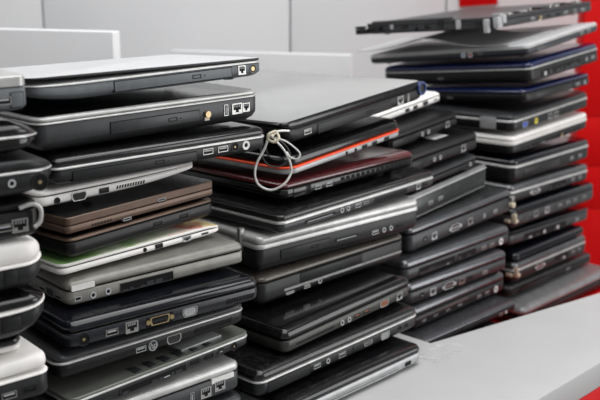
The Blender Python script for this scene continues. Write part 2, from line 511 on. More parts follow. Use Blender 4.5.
def make_laptop(d):
    LA, LB, T = d['size']
    feet = 0.0028
    body_t = T - feet
    root = bpy.data.objects.new('laptop', None)
    root.empty_display_size = 0.03
    coll.objects.link(root)
    root.location = d['loc']
    root.rotation_euler = (-R(d.get('roll', 0.0)), -R(d['tilt']), R(d['yaw']))
    root['label'] = d['label']
    root['category'] = 'laptop'
    root['group'] = d['group']
    lt = d['lf'] * body_t
    trim_t = d.get('tw', 0.0026) if d.get('trim') else 0.0008
    bt = body_t - lt - trim_t
    rc = d.get('rc', .014)
    eL, eR = d.get('eL'), d.get('eR')
    em = end_map(LA, T, eL, eR)
    sub = 24 if em else 0
    def zm(z0):
        return (lambda x, z: em(x, z + z0) - z0) if em else None
    # base with feet
    base = link('base', loft(LA, LB, rc, base_profile(d.get('bp', 'flat'), bt), [d['base']], 'base', zm(feet), sub), root, (0, 0, feet))
    lx = (eL[0] if eL else 0) * .8; rx = (eR[0] if eR else 0) * .8
    if 'foot' not in CACHE:
        bm = bmesh.new()
        bmesh.ops.create_cone(bm, cap_ends=True, segments=12, radius1=.006, radius2=.007, depth=1.0)
        CACHE['foot'] = finish(bm, 'rubber_foot', ['rubber'], 30)
    for fx in (.03 + lx, LA - .03 - rx):
        for fy in (.03, LB - .03):
            fo = link('rubber_foot', CACHE['foot'], root, (fx, fy, feet * .5 + .0003))
            fo.scale = (1, 1, feet + .0006)
    # trim between base and lid, else a strip coloured black as the gap's shade
    tm = d.get('trim') or 'black_hole'
    ins = -0.0010 if d.get('trim') else 0.0022
    tr = link('edge_trim' if d.get('trim') else 'lid_gap', loft(LA, LB, rc, [(ins + .0005, 0), (ins, .0004), (ins, trim_t * .45), (ins + .0006, trim_t * .8), (ins + .0018, trim_t)] if d.get('trim') else [(ins, 0), (ins, trim_t)], [tm], 'edge_trim', zm(feet + bt), sub), root, (0, 0, feet + bt))
    # lid
    lift = d.get('lift', (0, 0))
    lp = d.get('lp', 'dome')
    lm = [d['lid']] if lp not in ('blackedge',) else [d['lid'], 'blk_gloss']
    if d.get('lide'):
        lm = [d['lid'], d['lide']]
    lid = link('lid', loft(LA, LB, rc, lid_profile(lp, lt), lm, 'lid', zm(feet + bt + trim_t), sub, edge_mat=len(lm) > 1), root, (0, 0, feet + bt + trim_t + lift[0]))
    lid.rotation_euler = (0, -math.atan2(lift[1] - lift[0], LA), 0)
    if d.get('seam'):
        pass
    flat0 = {'taper': .40, 'curve': .44}.get(d.get('bp'), .10) * bt
    # features
    for face, kind, u, opt in d['feats']:
        opt = dict(opt)
        v = opt.pop('v', None)
        if v is None:
            v = .5 if flat0 < .3 * bt else .66
        zc = feet + v * bt
        room = 2 * min(bt - v * bt, v * bt - .16 * bt) - .0006 if 0 < v < 1 else .006
        room = max(room, .0036)
        par = root
        if isinstance(u, (list, tuple)):
            c = (u[0] + u[1]) / 2
            w = abs(u[1] - u[0])
            lim = LA if face == 'A' else LB
            h = opt.pop('h', None) or {'drive': min(.0135, room), 'panel': min(.014, room), 'bay': min(.014, room), 'vent': .005, 'line': .0012, 'card': .0058, 'sticker': .006}[kind]
            if kind in ('drive', 'panel'):
                opt['m'] = d['base']
            me = span_mesh(kind, w, h, opt)
            nm = SPAN_NAMES[kind]
        else:
            c = u
            w, h = SIZES[kind]
            if opt.pop('big', None):
                w, h = w * 1.5, h * 1.5
            if kind not in ('tab', 'line_v') and h > room:
                s = room / h
                h = room
                if kind in ('audio', 'audio_b', 'audio_w', 'jack_y', 'svideo', 'power', 'disc', 'badge'):
                    w = w * s
                elif kind == 'usb_v':
                    w = w * max(s, .7)
                else:
                    w = w * max(s, .8)
            if kind == 'line_v':
                h = bt * .5
            if kind == 'tab':
                zc = feet + bt * .85
            me = port_mesh(kind, w, h)
            nm = NAMES[kind]
        loc = (c, 0, zc) if face == 'A' else (0, c, zc)
        o = link(nm, me, par, loc, (0, 0, 0 if face == 'A' else -math.pi / 2))
        if kind == 'drive':
            link('eject_button', eject_button(o), o, (w * .18, 0, 0))
        if kind == 'badge':
            link('lettering', text_mesh('hp', w * .82, 'port_grey'), o, (0, -.0006, 0), (math.pi / 2, 0, 0))
    if d.get('extra'):
        EXTRA[d['extra']](root, LA, LB, T, feet, bt, lt)
    return root

# ---- special parts
def box_part(name, parent, boxes, mats, loc=(0, 0, 0), rot=(0, 0, 0), bevel=0.0006):
    bm = bmesh.new()
    for b in boxes:
        bm_box(bm, *b[:6], b[6] if len(b) > 6 else 0, bevel)
    return link(name, finish(bm, name, mats, 30), parent, loc, rot)

def tube(pts, rad, mats, name, closed=False, seg=8, sub=6):
    """smooth tube through points"""
    P = [Vector(p) for p in pts]
    n = len(P)
    path = []
    rng = range(n if closed else n - 1)
    for i in rng:
        p0 = P[(i - 1) % n] if closed or i > 0 else P[0]
        p1 = P[i]; p2 = P[(i + 1) % n]
        p3 = P[(i + 2) % n] if closed or i + 2 < n else P[-1]
        for s in range(sub):
            t = s / sub
            path.append(0.5 * ((2 * p1) + (-p0 + p2) * t + (2 * p0 - 5 * p1 + 4 * p2 - p3) * t * t + (-p0 + 3 * p1 - 3 * p2 + p3) * t ** 3))
    if not closed:
        path.append(P[-1])
    bm = bmesh.new()
    rings = []
    m = len(path)
    ref = Vector((0, 0, 1))
    for i, c in enumerate(path):
        a = path[(i - 1) % m] if closed or i > 0 else path[0]
        b = path[(i + 1) % m] if closed or i < m - 1 else path[-1]
        tg = (b - a).normalized()
        nx = tg.cross(ref)
        if nx.length < 1e-3:
            nx = tg.cross(Vector((0, 1, 0)))
        nx.normalize()
        ny = nx.cross(tg).normalized()
        ref = ny
        rings.append([bm.verts.new(c + rad * (math.cos(2 * math.pi * k / seg) * nx + math.sin(2 * math.pi * k / seg) * ny)) for k in range(seg)])
    for i in range(m if closed else m - 1):
        a, b = rings[i], rings[(i + 1) % m]
        for k in range(seg):
            bm.faces.new((a[k], a[(k + 1) % seg], b[(k + 1) % seg], b[k]))
    if not closed:
        bm.faces.new(rings[0]); bm.faces.new(rings[-1])
    return finish(bm, name, mats, 60)

def x_hook(root, LA, LB, T, feet, bt, lt):
    me = tube([(LA - .020, -.004, T * .80), (LA - .008, -.006, T * .86), (LA - .001, -.006, T * .72), (LA - .002, -.006, T * .45), (LA - .008, -.006, T * .33)], .0022, ['silver'], 'hinge_hook')
    link('hinge_hook', me, root)
def x_hingecap(root, LA, LB, T, feet, bt, lt):
    bm = bmesh.new()
    bm_ring(bm, circ(.0105, 24), scale2(circ(.0105, 24), .72), -0.003, 0.016, 0)
    bm_poly(bm, circ(.0078, 24), -0.001, 0.014, 1)
    bm_poly(bm, circ(.0105, 24), 0.012, 0.018, 1)
    link('hinge_cap', finish(bm, 'hinge_cap', ['cap_blue', 'charcoal'], 30), root, (LA - .006, 0.0, feet + bt + .0005))
def x_ribs(root, LA, LB, T, feet, bt, lt):
    for i in range(6):
        x = LA * (.34 + .08 * i)
        box_part('rib', root, [(x, x + .010, .004, .020, T - .0002, T + .0012)], ['gunmetal'])
    box_part('metal_cover', root, [(LA * .62, LA * .86, .012, .075, T - .0002, T + .0030)], ['silver2'])
def x_hinge(root, LA, LB, T, feet, bt, lt):
    box_part('hinge', root, [(-.006, .002, .030, .036, T * .55, T * 1.16), (-.008, .004, .042, .052, T * .62, T * .80), (-.004, .003, .036, .044, T * .60, T * .72)], ['chrome'])
def x_lidsticker(root, LA, LB, T, feet, bt, lt):
    box_part('paper_sticker', root, [(LA * .50, LA * .68, .020, .045, T - .0002, T + .0003)], ['sticker_white'], bevel=0)
def x_screws(root, LA, LB, T, feet, bt, lt):
    bm = bmesh.new()
    bm_poly(bm, circ(.005, 12), -.006, .0006, 0)
    bm_poly(bm, [(x, z - .012) for x, z in circ(.0055, 12)], -.008, .0006, 1)
    link('hinge_screw', finish(bm, 'hinge_screw', ['chrome', 'bone'], 30), root, (LA - .008, 0, feet + bt * .95))
def x_brasshinge(root, LA, LB, T, feet, bt, lt):
    box_part('hinge', root, [(.003, .007, -.005, .004, T * .38, T * .78), (.004, .013, -.006, -.002, T * .40, T * .52), (-.004, .001, .004, .016, T * .40, T * .52)], ['bone', 'brass'])
def x_torn(root, LA, LB, T, feet, bt, lt):
    # broken ends of the bare base: stubs and a bar left over from the screen hinges
    box_part('hinge_stub', root, [(-.010, .004, LB - .040, LB - .018, T * .35, T * .75), (-.014, -.004, LB - .012, LB + .016, T * .2, T * .6), (-.010, -.002, LB - .002, LB + .020, T * .62, T * .84)], ['charcoal'])
    box_part('hinge_stub', root, [(-.004, .012, -.006, .004, T * .2, T * 1.0), (-.014, -.004, .010, .018, T * -.1, T * .9), (.010, .022, -.008, .002, T * .5, T * 1.12)], ['port_grey'])
    rnd = random.Random(3)
    for i in range(11):
        x = .02 + i * (LA - .05) / 11 + rnd.uniform(0, .01)
        w_ = rnd.uniform(.005, .016)
        box_part('loose_connector', root, [(x, x + w_, rnd.uniform(.002, .012), rnd.uniform(.016, .03), T - .002, T + rnd.uniform(.002, .006))], [rnd.choice(['port_grey', 'charcoal', 'gunmetal', 'chrome'])])
    for i in range(6):
        y = .03 + i * .04 + rnd.uniform(0, .012)
        box_part('loose_connector', root, [(-.002, .012, y, y + rnd.uniform(.006, .016), T * rnd.uniform(.2, .5), T * rnd.uniform(.7, 1.1))], [rnd.choice(['port_grey', 'charcoal', 'gunmetal'])])
    bm = bmesh.new()
    bmesh.ops.create_cone(bm, cap_ends=True, segments=16, radius1=.006, radius2=.006, depth=LB * .62, matrix=Matrix.Translation((.006, LB * .64, T * .92)) @ Matrix.Rotation(math.pi / 2, 4, 'X'))
    link('hinge_bar', finish(bm, 'hinge_bar', ['charcoal'], 40), root)
EXTRA = {'hook': x_hook, 'hingecap': x_hingecap, 'ribs': x_ribs, 'hinge': x_hinge, 'lidsticker': x_lidsticker, 'screws': x_screws, 'brasshinge': x_brasshinge, 'torn': x_torn}

# ------------------------------------------------------------------ the setting
ROW = 46.0                                  # the piles stand in a row that runs away from the camera at this angle
def row_pt(a, b, z):
    c, s = math.cos(R(ROW)), math.sin(R(ROW))
    return Vector((a * c - b * s, a * s + b * c, z + EYE))

def prism(name, outline, z0, z1, mats, parent=None, bevel=0.0):
    bm = bmesh.new()
    lo = [bm.verts.new((p[0], p[1], z0)) for p in outline]
    hi = [bm.verts.new((p[0], p[1], z1)) for p in outline]
    n = len(outline)
    for i in range(n):
        bm.faces.new((lo[i], lo[(i + 1) % n], hi[(i + 1) % n], hi[i]))
    bm.faces.new(list(reversed(lo))); bm.faces.new(hi)
    if bevel:
        bmesh.ops.bevel(bm, geom=list(bm.edges), offset=bevel, segments=2, affect='EDGES', profile=0.5)
    return link(name, finish(bm, name, mats, 30), parent)

def structure(o):
    o['kind'] = 'structure'
    return o
def thing(o, label, cat, group=None):
    o['label'] = label
    o['category'] = cat
    if group:
        o['group'] = group
    return o

SLAB, PLINTH, TABLE = -0.572, -0.612, -0.700
structure(prism('floor', [(-3.5, -2.5), (4.0, -2.5), (4.0, 2.80), (-3.5, 2.80)], -0.05, 0.0, ['floor_grey']))

# back wall of white panels with narrow joints
wall = structure(prism('wall_back', [(-3.5, 2.80), (4.0, 2.80), (4.0, 2.90), (-3.5, 2.90)], 0.0, 2.75, ['wall_white']))
joints = [-2.9, -1.9, -0.705, -0.027, 0.400, 1.08, 2.0, 3.0]
for x0, x1 in zip(joints[:-1], joints[1:]):
    bm = bmesh.new()
    bm_box(bm, x0 + .0025, x1 - .0025, 2.782, 2.7995, 0.02, 2.73, 0, 0.002)
    link('wall_panel', finish(bm, 'wall_panel', ['wall_white'], 30), wall)

# table with a red top, red plinth and white board; the board leaves a corner free for the two rear piles
def row_outline(pts):
    return [row_pt(a, b, 0)[:2] for a, b in pts]
table = bpy.data.objects.new('table', None)
coll.objects.link(table)
table.location = row_pt(1.0, 0.9, -EYE)
thing(table, 'red table under the white board and all the laptop piles', 'table')
def tpart(o):
    o.parent = table
    o.matrix_parent_inverse = Matrix.Translation(table.location).inverted()
tpart(prism('tabletop', row_outline([(-0.25, 0.585), (1.96, 0.585), (1.96, 1.42), (-0.25, 1.42)]), EYE + TABLE - .03, EYE + TABLE, ['red_panel'], bevel=.003))
for a_, b_ in ((-0.18, .64), (1.90, .64), (1.90, 1.35), (-0.18, 1.35)):
    tpart(prism('leg', row_outline([(a_ - .03, b_ - .03), (a_ + .03, b_ - .03), (a_ + .03, b_ + .03), (a_ - .03, b_ + .03)]), 0.0, EYE + TABLE - .03, ['red_panel'], bevel=.003))
L_SHAPE = [(-0.24, 0.612), (1.90, 0.612), (1.90, 0.690), (1.478, 0.764), (1.136, 0.826), (1.128, 1.36), (-0.24, 1.36)]
thing(prism('plinth', row_outline(L_SHAPE), EYE + TABLE, EYE + PLINTH, ['red_panel'], bevel=.002), 'red plinth just showing under the front edge of the white board', 'plinth')
thing(prism('foam_board', row_outline(L_SHAPE), EYE + PLINTH, EYE + SLAB, ['foam_white'], bevel=.003), 'thick white board lying in front of the laptop piles', 'board')

# red partition beyond the end of the table, of stacked red boards
part = structure(prism('wall_right', [(0.685, 2.46), (0.98, 2.46), (0.98, 2.50), (0.685, 2.50)], 0.0, EYE + 0.60, ['red_panel']))
zs = [0.02, 0.42, EYE - 0.640, EYE - 0.530, EYE - 0.405, EYE - 0.12, EYE + 0.20, EYE + 0.58]
for z0, z1 in zip(zs[:-1], zs[1:]):
    prism('panel_board', [(0.687, 2.447), (0.978, 2.447), (0.978, 2.4598), (0.687, 2.4598)], z0 + .0006, z1 - .0006, ['red_panel'], part, bevel=.0008)

# white boards standing behind the piles
def standing_board(cx, cy, yaw, w, z0, z1, label):
    bm = bmesh.new()
    bm_box(bm, -w, 0, 0, .03, z0, z1, 0, .002)
    o = link('foam_sheet', finish(bm, 'foam_sheet', ['wall_white'], 30), None, (cx, cy, EYE), (0, 0, R(yaw)))
    return thing(o, label, 'board', 'white boards standing behind the piles')
standing_board(-0.334, 1.80, -16, 0.62, SLAB - .818, -.145, 'tall white board standing behind the front left pile')
standing_board(0.115, 2.30, -14, 0.44, SLAB - .818, -.238, 'white board standing behind the middle pile')

# red sign on the wall
bm = bmesh.new()
bm_box(bm, -.052, .052, -.004, .006, 0, .16, 0, .001)
thing(link('red_sign', finish(bm, 'red_sign', ['red_panel'], 30), None, (0.487, 2.777, EYE - 0.152), (0, R(-4), 0)), 'small red sign on the white wall above the rear right pile', 'sign')

# ------------------------------------------------------------------ the laptops: place of the near bottom corner, heading, tilt, size (side, front, thickness), look and side features
LAPTOPS = [
    {'loc': (-0.4508, 0.7058, 1.2486), 'yaw': 38.0, 'tilt': 0.0, 'size': (0.27, 0.26, 0.034), 'lf': 0.3, 'lid': 'silver', 'base': 'slate', 'rc': 0.008, 'lp': 'flat', 'bp': 'flat', 'feats': [('A', 'usb', 0.2468, {}), ('A', 'panel', [0.2531, 0.2658], {})], 'label': 'blue-grey laptop with silver lid, topmost of the cut-off pile at the left edge', 'group': 'laptops in the cut-off pile at the left edge'},
    {'loc': (-0.4366, 0.7058, 1.2119), 'yaw': 38.0, 'tilt': 0.0, 'size': (0.27, 0.26, 0.032), 'lf': 0.4, 'lid': 'blk_gloss', 'base': 'blk_gloss', 'trim': 'silver', 'rc': 0.03, 'lp': 'dome', 'bp': 'curve', 'eR': (0.035, 0.6, 0.5), 'feats': [], 'label': 'glossy black laptop with rounded end and curved silver line at the left edge', 'group': 'laptops in the cut-off pile at the left edge'},
    {'loc': (-0.4253, 0.7058, 1.1753), 'yaw': 38.0, 'tilt': 0.0, 'size': (0.27, 0.26, 0.0362), 'lf': 0.28, 'lid': 'charcoal', 'base': 'charcoal', 'trim': 'silver', 'rc': 0.03, 'lp': 'round', 'bp': 'curve', 'eR': (0.04, 0.55, 0.3), 'feats': [('A', 'power', 0.2487, {'v': 0.55, 'big': 1}), ('A', 'audio', 0.223, {})], 'label': 'charcoal laptop with round jack hole and angled silver trim at the left edge', 'group': 'laptops in the cut-off pile at the left edge'},
    {'loc': (-0.4481, 0.7058, 1.1341), 'yaw': 38.0, 'tilt': 0.0, 'size': (0.27, 0.26, 0.0408), 'lf': 0.3, 'lid': 'blk_matte', 'base': 'blk_matte', 'rc': 0.008, 'extra': 'hook', 'feats': [('A', 'usb', 0.2374, {}), ('A', 'rj45', 0.2513, {})], 'label': 'black laptop with a broken silver hinge hook at the left edge', 'group': 'laptops in the cut-off pile at the left edge'},
    {'loc': (-0.4434, 0.7058, 1.0862), 'yaw': 38.0, 'tilt': 0.0, 'size': (0.27, 0.26, 0.0475), 'lf': 0.42, 'lid': 'white', 'base': 'charcoal', 'trim': 'white', 'rc': 0.02, 'lp': 'round', 'bp': 'curve', 'eR': (0.022, 0.35, 0.1), 'feats': [('A', 'panel', [0.2283, 0.2414], {})], 'label': 'white-lidded laptop with white rim and dark side panel at the left edge', 'group': 'laptops in the cut-off pile at the left edge'},
    {'loc': (-0.4427, 0.7058, 1.0401), 'yaw': 38.0, 'tilt': 0.0, 'size': (0.27, 0.26, 0.0458), 'lf': 0.32, 'lid': 'blk_gloss', 'base': 'charcoal', 'trim': 'white', 'rc': 0.02, 'lp': 'dome', 'bp': 'curve', 'eR': (0.04, 0.6, 0.1), 'feats': [('A', 'panel', [0.2222, 0.241], {})], 'label': 'black-lidded laptop with cream rim over a dark side, left edge pile', 'group': 'laptops in the cut-off pile at the left edge'},
    {'loc': (-0.4698, 0.7058, 1.0242), 'yaw': 38.0, 'tilt': 0.0, 'size': (0.27, 0.26, 0.0155), 'lf': 0.5, 'lid': 'blk_gloss', 'base': 'white', 'rc': 0.012, 'lp': 'round', 'feats': [], 'label': 'thin dark laptop with white base wedged in the left edge pile', 'group': 'laptops in the cut-off pile at the left edge'},
    {'loc': (-0.4408, 0.6984, 0.9777), 'yaw': 40.0, 'tilt': 0.0, 'size': (0.27, 0.26, 0.043), 'lf': 0.34, 'lid': 'white', 'base': 'charcoal', 'trim': 'white', 'rc': 0.012, 'lp': 'round', 'lift': (0.0, 0.003), 'feats': [('A', 'usb', 0.2276, {}), ('A', 'usb_b', 0.2481, {})], 'label': 'white laptop with cracked rim and dark ported side, low in left edge pile', 'group': 'laptops in the cut-off pile at the left edge'},
    {'loc': (-0.4496, 0.7058, 0.9306), 'yaw': 38.0, 'tilt': 0.0, 'size': (0.27, 0.26, 0.0423), 'lf': 0.35, 'lid': 'blk_matte', 'base': 'blk_matte', 'feats': [], 'label': 'uppermost of the three black laptops at the foot of the left edge pile', 'group': 'laptops in the cut-off pile at the left edge'},
    {'loc': (-0.4522, 0.7058, 0.887), 'yaw': 38.0, 'tilt': 0.0, 'size': (0.27, 0.26, 0.0432), 'lf': 0.35, 'lid': 'blk_matte', 'base': 'blk_matte', 'feats': [], 'label': 'middle of the three black laptops at the foot of the left edge pile', 'group': 'laptops in the cut-off pile at the left edge'},
    {'loc': (-0.4549, 0.7058, 0.8184), 'yaw': 38.0, 'tilt': 0.0, 'size': (0.27, 0.26, 0.0682), 'lf': 0.35, 'lid': 'blk_matte', 'base': 'blk_matte', 'feats': [], 'label': 'lowest of the three black laptops at the foot of the left edge pile', 'group': 'laptops in the cut-off pile at the left edge'},
    {'loc': (-0.2649, 0.9803, 1.2356), 'yaw': 43.0, 'tilt': 0.95, 'size': (0.3038, 0.18, 0.0239), 'lf': 0.13, 'lid': 'lidwhite', 'base': 'slate', 'trim': 'silver', 'rc': 0.012, 'lp': 'flat', 'bp': 'taper', 'eL': (0.07, 0.5, 0), 'lift': (0.006, 0.0), 'lide': 'charcoal', 'roll': 3.0, 'feats': [('A', 'drive', [0.0959, 0.2554], {'v': 0.55}), ('A', 'rj11', 0.2704, {'v': 0.6}), ('A', 'svideo', 0.2872, {'v': 0.6})], 'label': 'slate laptop with long disc drive and lifted white lid, topmost of front left pile', 'group': 'laptops in the front left pile'},
    {'loc': (-0.2615, 0.98, 1.1868), 'yaw': 45.11, 'tilt': 0.0, 'size': (0.3016, 0.34, 0.039), 'lf': 0.15, 'lid': 'blk_gloss', 'base': 'gunmetal', 'trim': 'silver', 'rc': 0.012, 'lp': 'round', 'bp': 'taper', 'lide': 'silver', 'tw': 0.0022, 'feats': [('A', 'drive', [0.0863, 0.209], {'v': 0.55}), ('A', 'brass', 0.2194, {'v': 0.55}), ('A', 'usb_v', 0.2482, {'v': 0.6}), ('A', 'rj45', 0.2653, {'v': 0.6}), ('A', 'rj11', 0.2796, {'v': 0.6})], 'label': 'dark grey laptop with rounded silver lid, second in the front left pile', 'group': 'laptops in the front left pile'},
    {'loc': (-0.2472, 0.9798, 1.1526), 'yaw': 44, 'tilt': -0.38, 'size': (0.2876, 0.34, 0.0337), 'lf': 0.36, 'lid': 'blk_gloss', 'base': 'charcoal', 'trim': 'silver', 'rc': 0.009, 'lp': 'dome', 'bp': 'taper', 'feats': [('A', 'drive', [0.0205, 0.1819], {'v': 0.5}), ('A', 'usb', 0.1978, {}), ('A', 'usb', 0.2199, {}), ('A', 'power', 0.2381, {}), ('A', 'audio_w', 0.255, {})], 'label': 'black glossy-lidded laptop with two silver USB ports, on the white netbook in front left pile', 'group': 'laptops in the front left pile'},
    {'loc': (-0.2653, 0.98, 1.1283), 'yaw': 47, 'tilt': 0.0, 'size': (0.2133, 0.26, 0.022), 'lf': 0.3, 'lid': 'white', 'base': 'white', 'rc': 0.012, 'lp': 'round', 'bp': 'curve', 'eR': (0.13, 0.65, 0), 'feats': [('A', 'audio_b', 0.0227, {'v': 0.55}), ('A', 'vga', 0.0497, {'v': 0.55}), ('A', 'usb_b', 0.0816, {'v': 0.6}), ('A', 'vent', [0.0974, 0.137], {'v': 0.62, 'h': 0.0035})], 'label': 'white netbook with VGA port and slotted vent in the front left pile', 'group': 'laptops in the front left pile'},
    {'loc': (-0.2375, 0.9802, 1.1019), 'yaw': 50.0, 'tilt': 0.66, 'size': (0.2131, 0.3, 0.0213), 'lf': 0.45, 'lid': 'blk_dust', 'base': 'bronze', 'rc': 0.006, 'lp': 'flat', 'bp': 'flat', 'lide': 'bronze', 'feats': [('A', 'slot', 0.0797, {'v': 0.1}), ('A', 'slot', 0.1303, {'v': 1.3}), ('A', 'vent', [0.031, 0.059], {'v': 0.5, 'h': 0.0025})], 'label': 'bronze-brown slim laptop in the front left pile', 'group': 'laptops in the front left pile'},  # lid face coloured black as shade under the white netbook, rim stays bronze
    {'loc': (-0.2366, 0.9803, 1.0746), 'yaw': 50.5, 'tilt': 0.8, 'size': (0.2139, 0.31, 0.0264), 'lf': 0.18, 'lid': 'blk_gloss', 'base': 'blk_matte', 'rc': 0.01, 'lp': 'round', 'bp': 'taper', 'lide': 'bronze', 'feats': [('A', 'usb_b', 0.1231, {}), ('A', 'usb_b', 0.1633, {})], 'label': 'black laptop with copper-edged lid lying on the green painted netbook', 'group': 'laptops in the front left pile'},
    {'loc': (-0.2466, 0.98, 1.0562), 'yaw': 47.5, 'tilt': 0.0, 'size': (0.2271, 0.27, 0.018), 'lf': 0.34, 'lid': 'green', 'base': 'white', 'rc': 0.01, 'lp': 'round', 'bp': 'curve', 'eR': (0.03, 0.45, 0.3), 'seam': 1, 'feats': [('A', 'audio_b', 0.1105, {'v': 0.7}), ('A', 'usb_b', 0.1305, {'v': 0.7}), ('A', 'rj45w', 0.1721, {'v': 0.65}), ('A', 'slot', 0.2, {'v': 0.7})], 'label': 'white netbook with green paint splashed over its lid', 'group': 'laptops in the front left pile'},
    {'loc': (-0.2404, 0.98, 1.024), 'yaw': 41.04, 'tilt': 0.0, 'size': (0.2316, 0.34, 0.0318), 'lf': 0.42, 'lid': 'champ', 'base': 'champ', 'rc': 0.008, 'lp': 'dome', 'bp': 'flat', 'feats': [('B', 'usb', 0.0217, {}), ('B', 'vga_g', 0.0395, {}), ('B', 'usb', 0.0577, {}), ('A', 'kens', 0.0115, {}), ('A', 'audio', 0.0292, {}), ('A', 'audio', 0.0473, {}), ('A', 'bay', [0.062, 0.1303], {}), ('A', 'sticker', [0.0046, 0.0316], {'v': 1.25})], 'label': 'champagne grey laptop with two audio jacks, under the green painted netbook', 'group': 'laptops in the front left pile'},
    {'loc': (-0.2353, 0.9434, 0.9885), 'yaw': 40, 'tilt': -0.53, 'size': (0.2483, 0.34, 0.0353), 'lf': 0.4, 'lid': 'navy', 'base': 'navy2', 'rc': 0.013, 'lp': 'dome', 'bp': 'curve', 'feats': [('A', 'power', 0.0188, {'v': 0.6, 'big': 1}), ('A', 'usb', 0.0512, {'v': 0.6}), ('A', 'rj45', 0.0751, {'v': 0.6}), ('A', 'dvi', 0.1098, {'v': 0.6}), ('A', 'vga_w', 0.1485, {'v': 0.6}), ('A', 'vent', [0.1974, 0.2373], {'v': 0.6, 'h': 0.006})], 'label': 'navy-black glossy laptop with grey VGA port, right below the champagne grey one', 'group': 'laptops in the front left pile'},
    {'loc': (-0.2464, 0.9433, 0.9552), 'yaw': 44, 'tilt': -0.6, 'size': (0.2528, 0.34, 0.033), 'lf': 0.3, 'lid': 'gunmetal', 'base': 'blk_matte', 'trim': 'silver', 'rc': 0.012, 'lp': 'dome', 'bp': 'taper', 'feats': [('A', 'vent', [0.1748, 0.2313], {'v': 0.62, 'h': 0.006}), ('A', 'vga_g', 0.1466, {'v': 0.55}), ('A', 'badge', 0.1179, {'v': 0.55}), ('A', 'usb_g', 0.102, {'v': 0.55})], 'label': 'black laptop with round maker badge and silver edge line in front left pile', 'group': 'laptops in the front left pile'},
    {'loc': (-0.2355, 0.9438, 0.9178), 'yaw': 46, 'tilt': 0.88, 'size': (0.2536, 0.34, 0.022), 'lf': 0.16, 'lid': 'plate', 'base': 'charcoal', 'trim': 'silver', 'rc': 0.012, 'lp': 'flat', 'bp': 'taper', 'extra': 'ribs', 'feats': [('A', 'bay', [0.0618, 0.1532], {'v': 0.5}), ('A', 'usb_b', 0.1665, {'v': 0.6}), ('A', 'usb_b', 0.1876, {'v': 0.6}), ('A', 'disc', 0.2062, {'v': 0.6}), ('A', 'power', 0.2268, {'v': 0.6})], 'label': 'broken laptop with exposed pale plate and open bay in front left pile', 'group': 'laptops in the front left pile'},
    {'loc': (-0.2373, 0.9433, 0.878), 'yaw': 44, 'tilt': -0.6, 'size': (0.2319, 0.34, 0.0394), 'lf': 0.3, 'lid': 'silver', 'base': 'gunmetal', 'rc': 0.01, 'lp': 'round', 'bp': 'flat', 'feats': [('A', 'rj45', 0.1783, {'v': 0.5}), ('A', 'usb_v', 0.1579, {'v': 0.5}), ('A', 'rj45', 0.1993, {'v': 0.6}), ('A', 'sticker', [0.1872, 0.2207], {'v': 0.92})], 'label': 'grey laptop with broad silver lid edge low in the front left pile', 'group': 'laptops in the front left pile'},
    {'loc': (-0.2355, 0.9431, 0.8468), 'yaw': 44, 'tilt': -1.15, 'size': (0.236, 0.34, 0.0309), 'lf': 0.4, 'lid': 'gunmetal', 'base': 'gunmetal', 'rc': 0.012, 'lp': 'dome', 'feats': [], 'label': 'grey laptop just showing below the silver-edged one, bottom picture edge', 'group': 'laptops in the front left pile'},
    {'loc': (-0.2348, 0.9378, 0.8184), 'yaw': 44, 'tilt': 0.0, 'size': (0.25, 0.34, 0.0232), 'lf': 0.35, 'lid': 'blk_matte', 'base': 'blk_matte', 'feats': [], 'label': 'black laptop below the picture edge at the foot of front left pile', 'group': 'laptops in the front left pile'},
    {'loc': (-0.0178, 1.2719, 1.1368), 'yaw': 51, 'tilt': 4.04, 'size': (0.3315, 0.35, 0.034), 'lf': 0.36, 'lid': 'lidsilver', 'base': 'charcoal', 'rc': 0.012, 'lp': 'blackedge', 'bp': 'taper', 'eL': (0.03, 0.5, 0), 'extra': 'hingecap', 'roll': 1.4, 'feats': [('A', 'usb', 0.0455, {'v': 0.6}), ('A', 'drive', [0.067, 0.2437], {'v': 0.55}), ('A', 'rj45', 0.2675, {'v': 0.6}), ('A', 'usb_v', 0.2892, {'v': 0.6})], 'label': 'black laptop with bright silver lid and blue hinge cap, topmost of the middle pile', 'group': 'laptops in the middle pile'},
    {'loc': (-0.0144, 1.2714, 1.0975), 'yaw': 51, 'tilt': 3.56, 'size': (0.2711, 0.34, 0.03), 'lf': 0.58, 'lid': 'blk_gloss', 'base': 'silver2', 'trim': 'orange', 'rc': 0.02, 'lp': 'dome', 'bp': 'flat', 'feats': [('A', 'audio_b', 0.1268, {'v': 0.5}), ('A', 'audio_b', 0.1482, {'v': 0.5}), ('A', 'usb_b', 0.17, {'v': 0.5}), ('A', 'usb_b', 0.1948, {'v': 0.5}), ('A', 'usb_b', 0.2255, {'v': 0.5})], 'label': 'black-lidded laptop with orange rim and silver side full of jacks in middle pile', 'group': 'laptops in the middle pile'},
    {'loc': (-0.0222, 1.27, 1.0632), 'yaw': 48, 'tilt': 0.0, 'size': (0.2956, 0.36, 0.0296), 'lf': 0.38, 'lid': 'wine', 'base': 'blk_gloss', 'rc': 0.012, 'lp': 'dome', 'bp': 'taper', 'feats': [('A', 'panel', [0.0193, 0.0553], {'v': 0.6}), ('A', 'usb_g', 0.0697, {'v': 0.6}), ('A', 'usb_g', 0.0927, {'v': 0.6}), ('A', 'vent', [0.1164, 0.2765], {'v': 0.75, 'h': 0.005, 'wide': 1})], 'label': 'wine-red laptop with black ported side in the middle pile', 'group': 'laptops in the middle pile'},
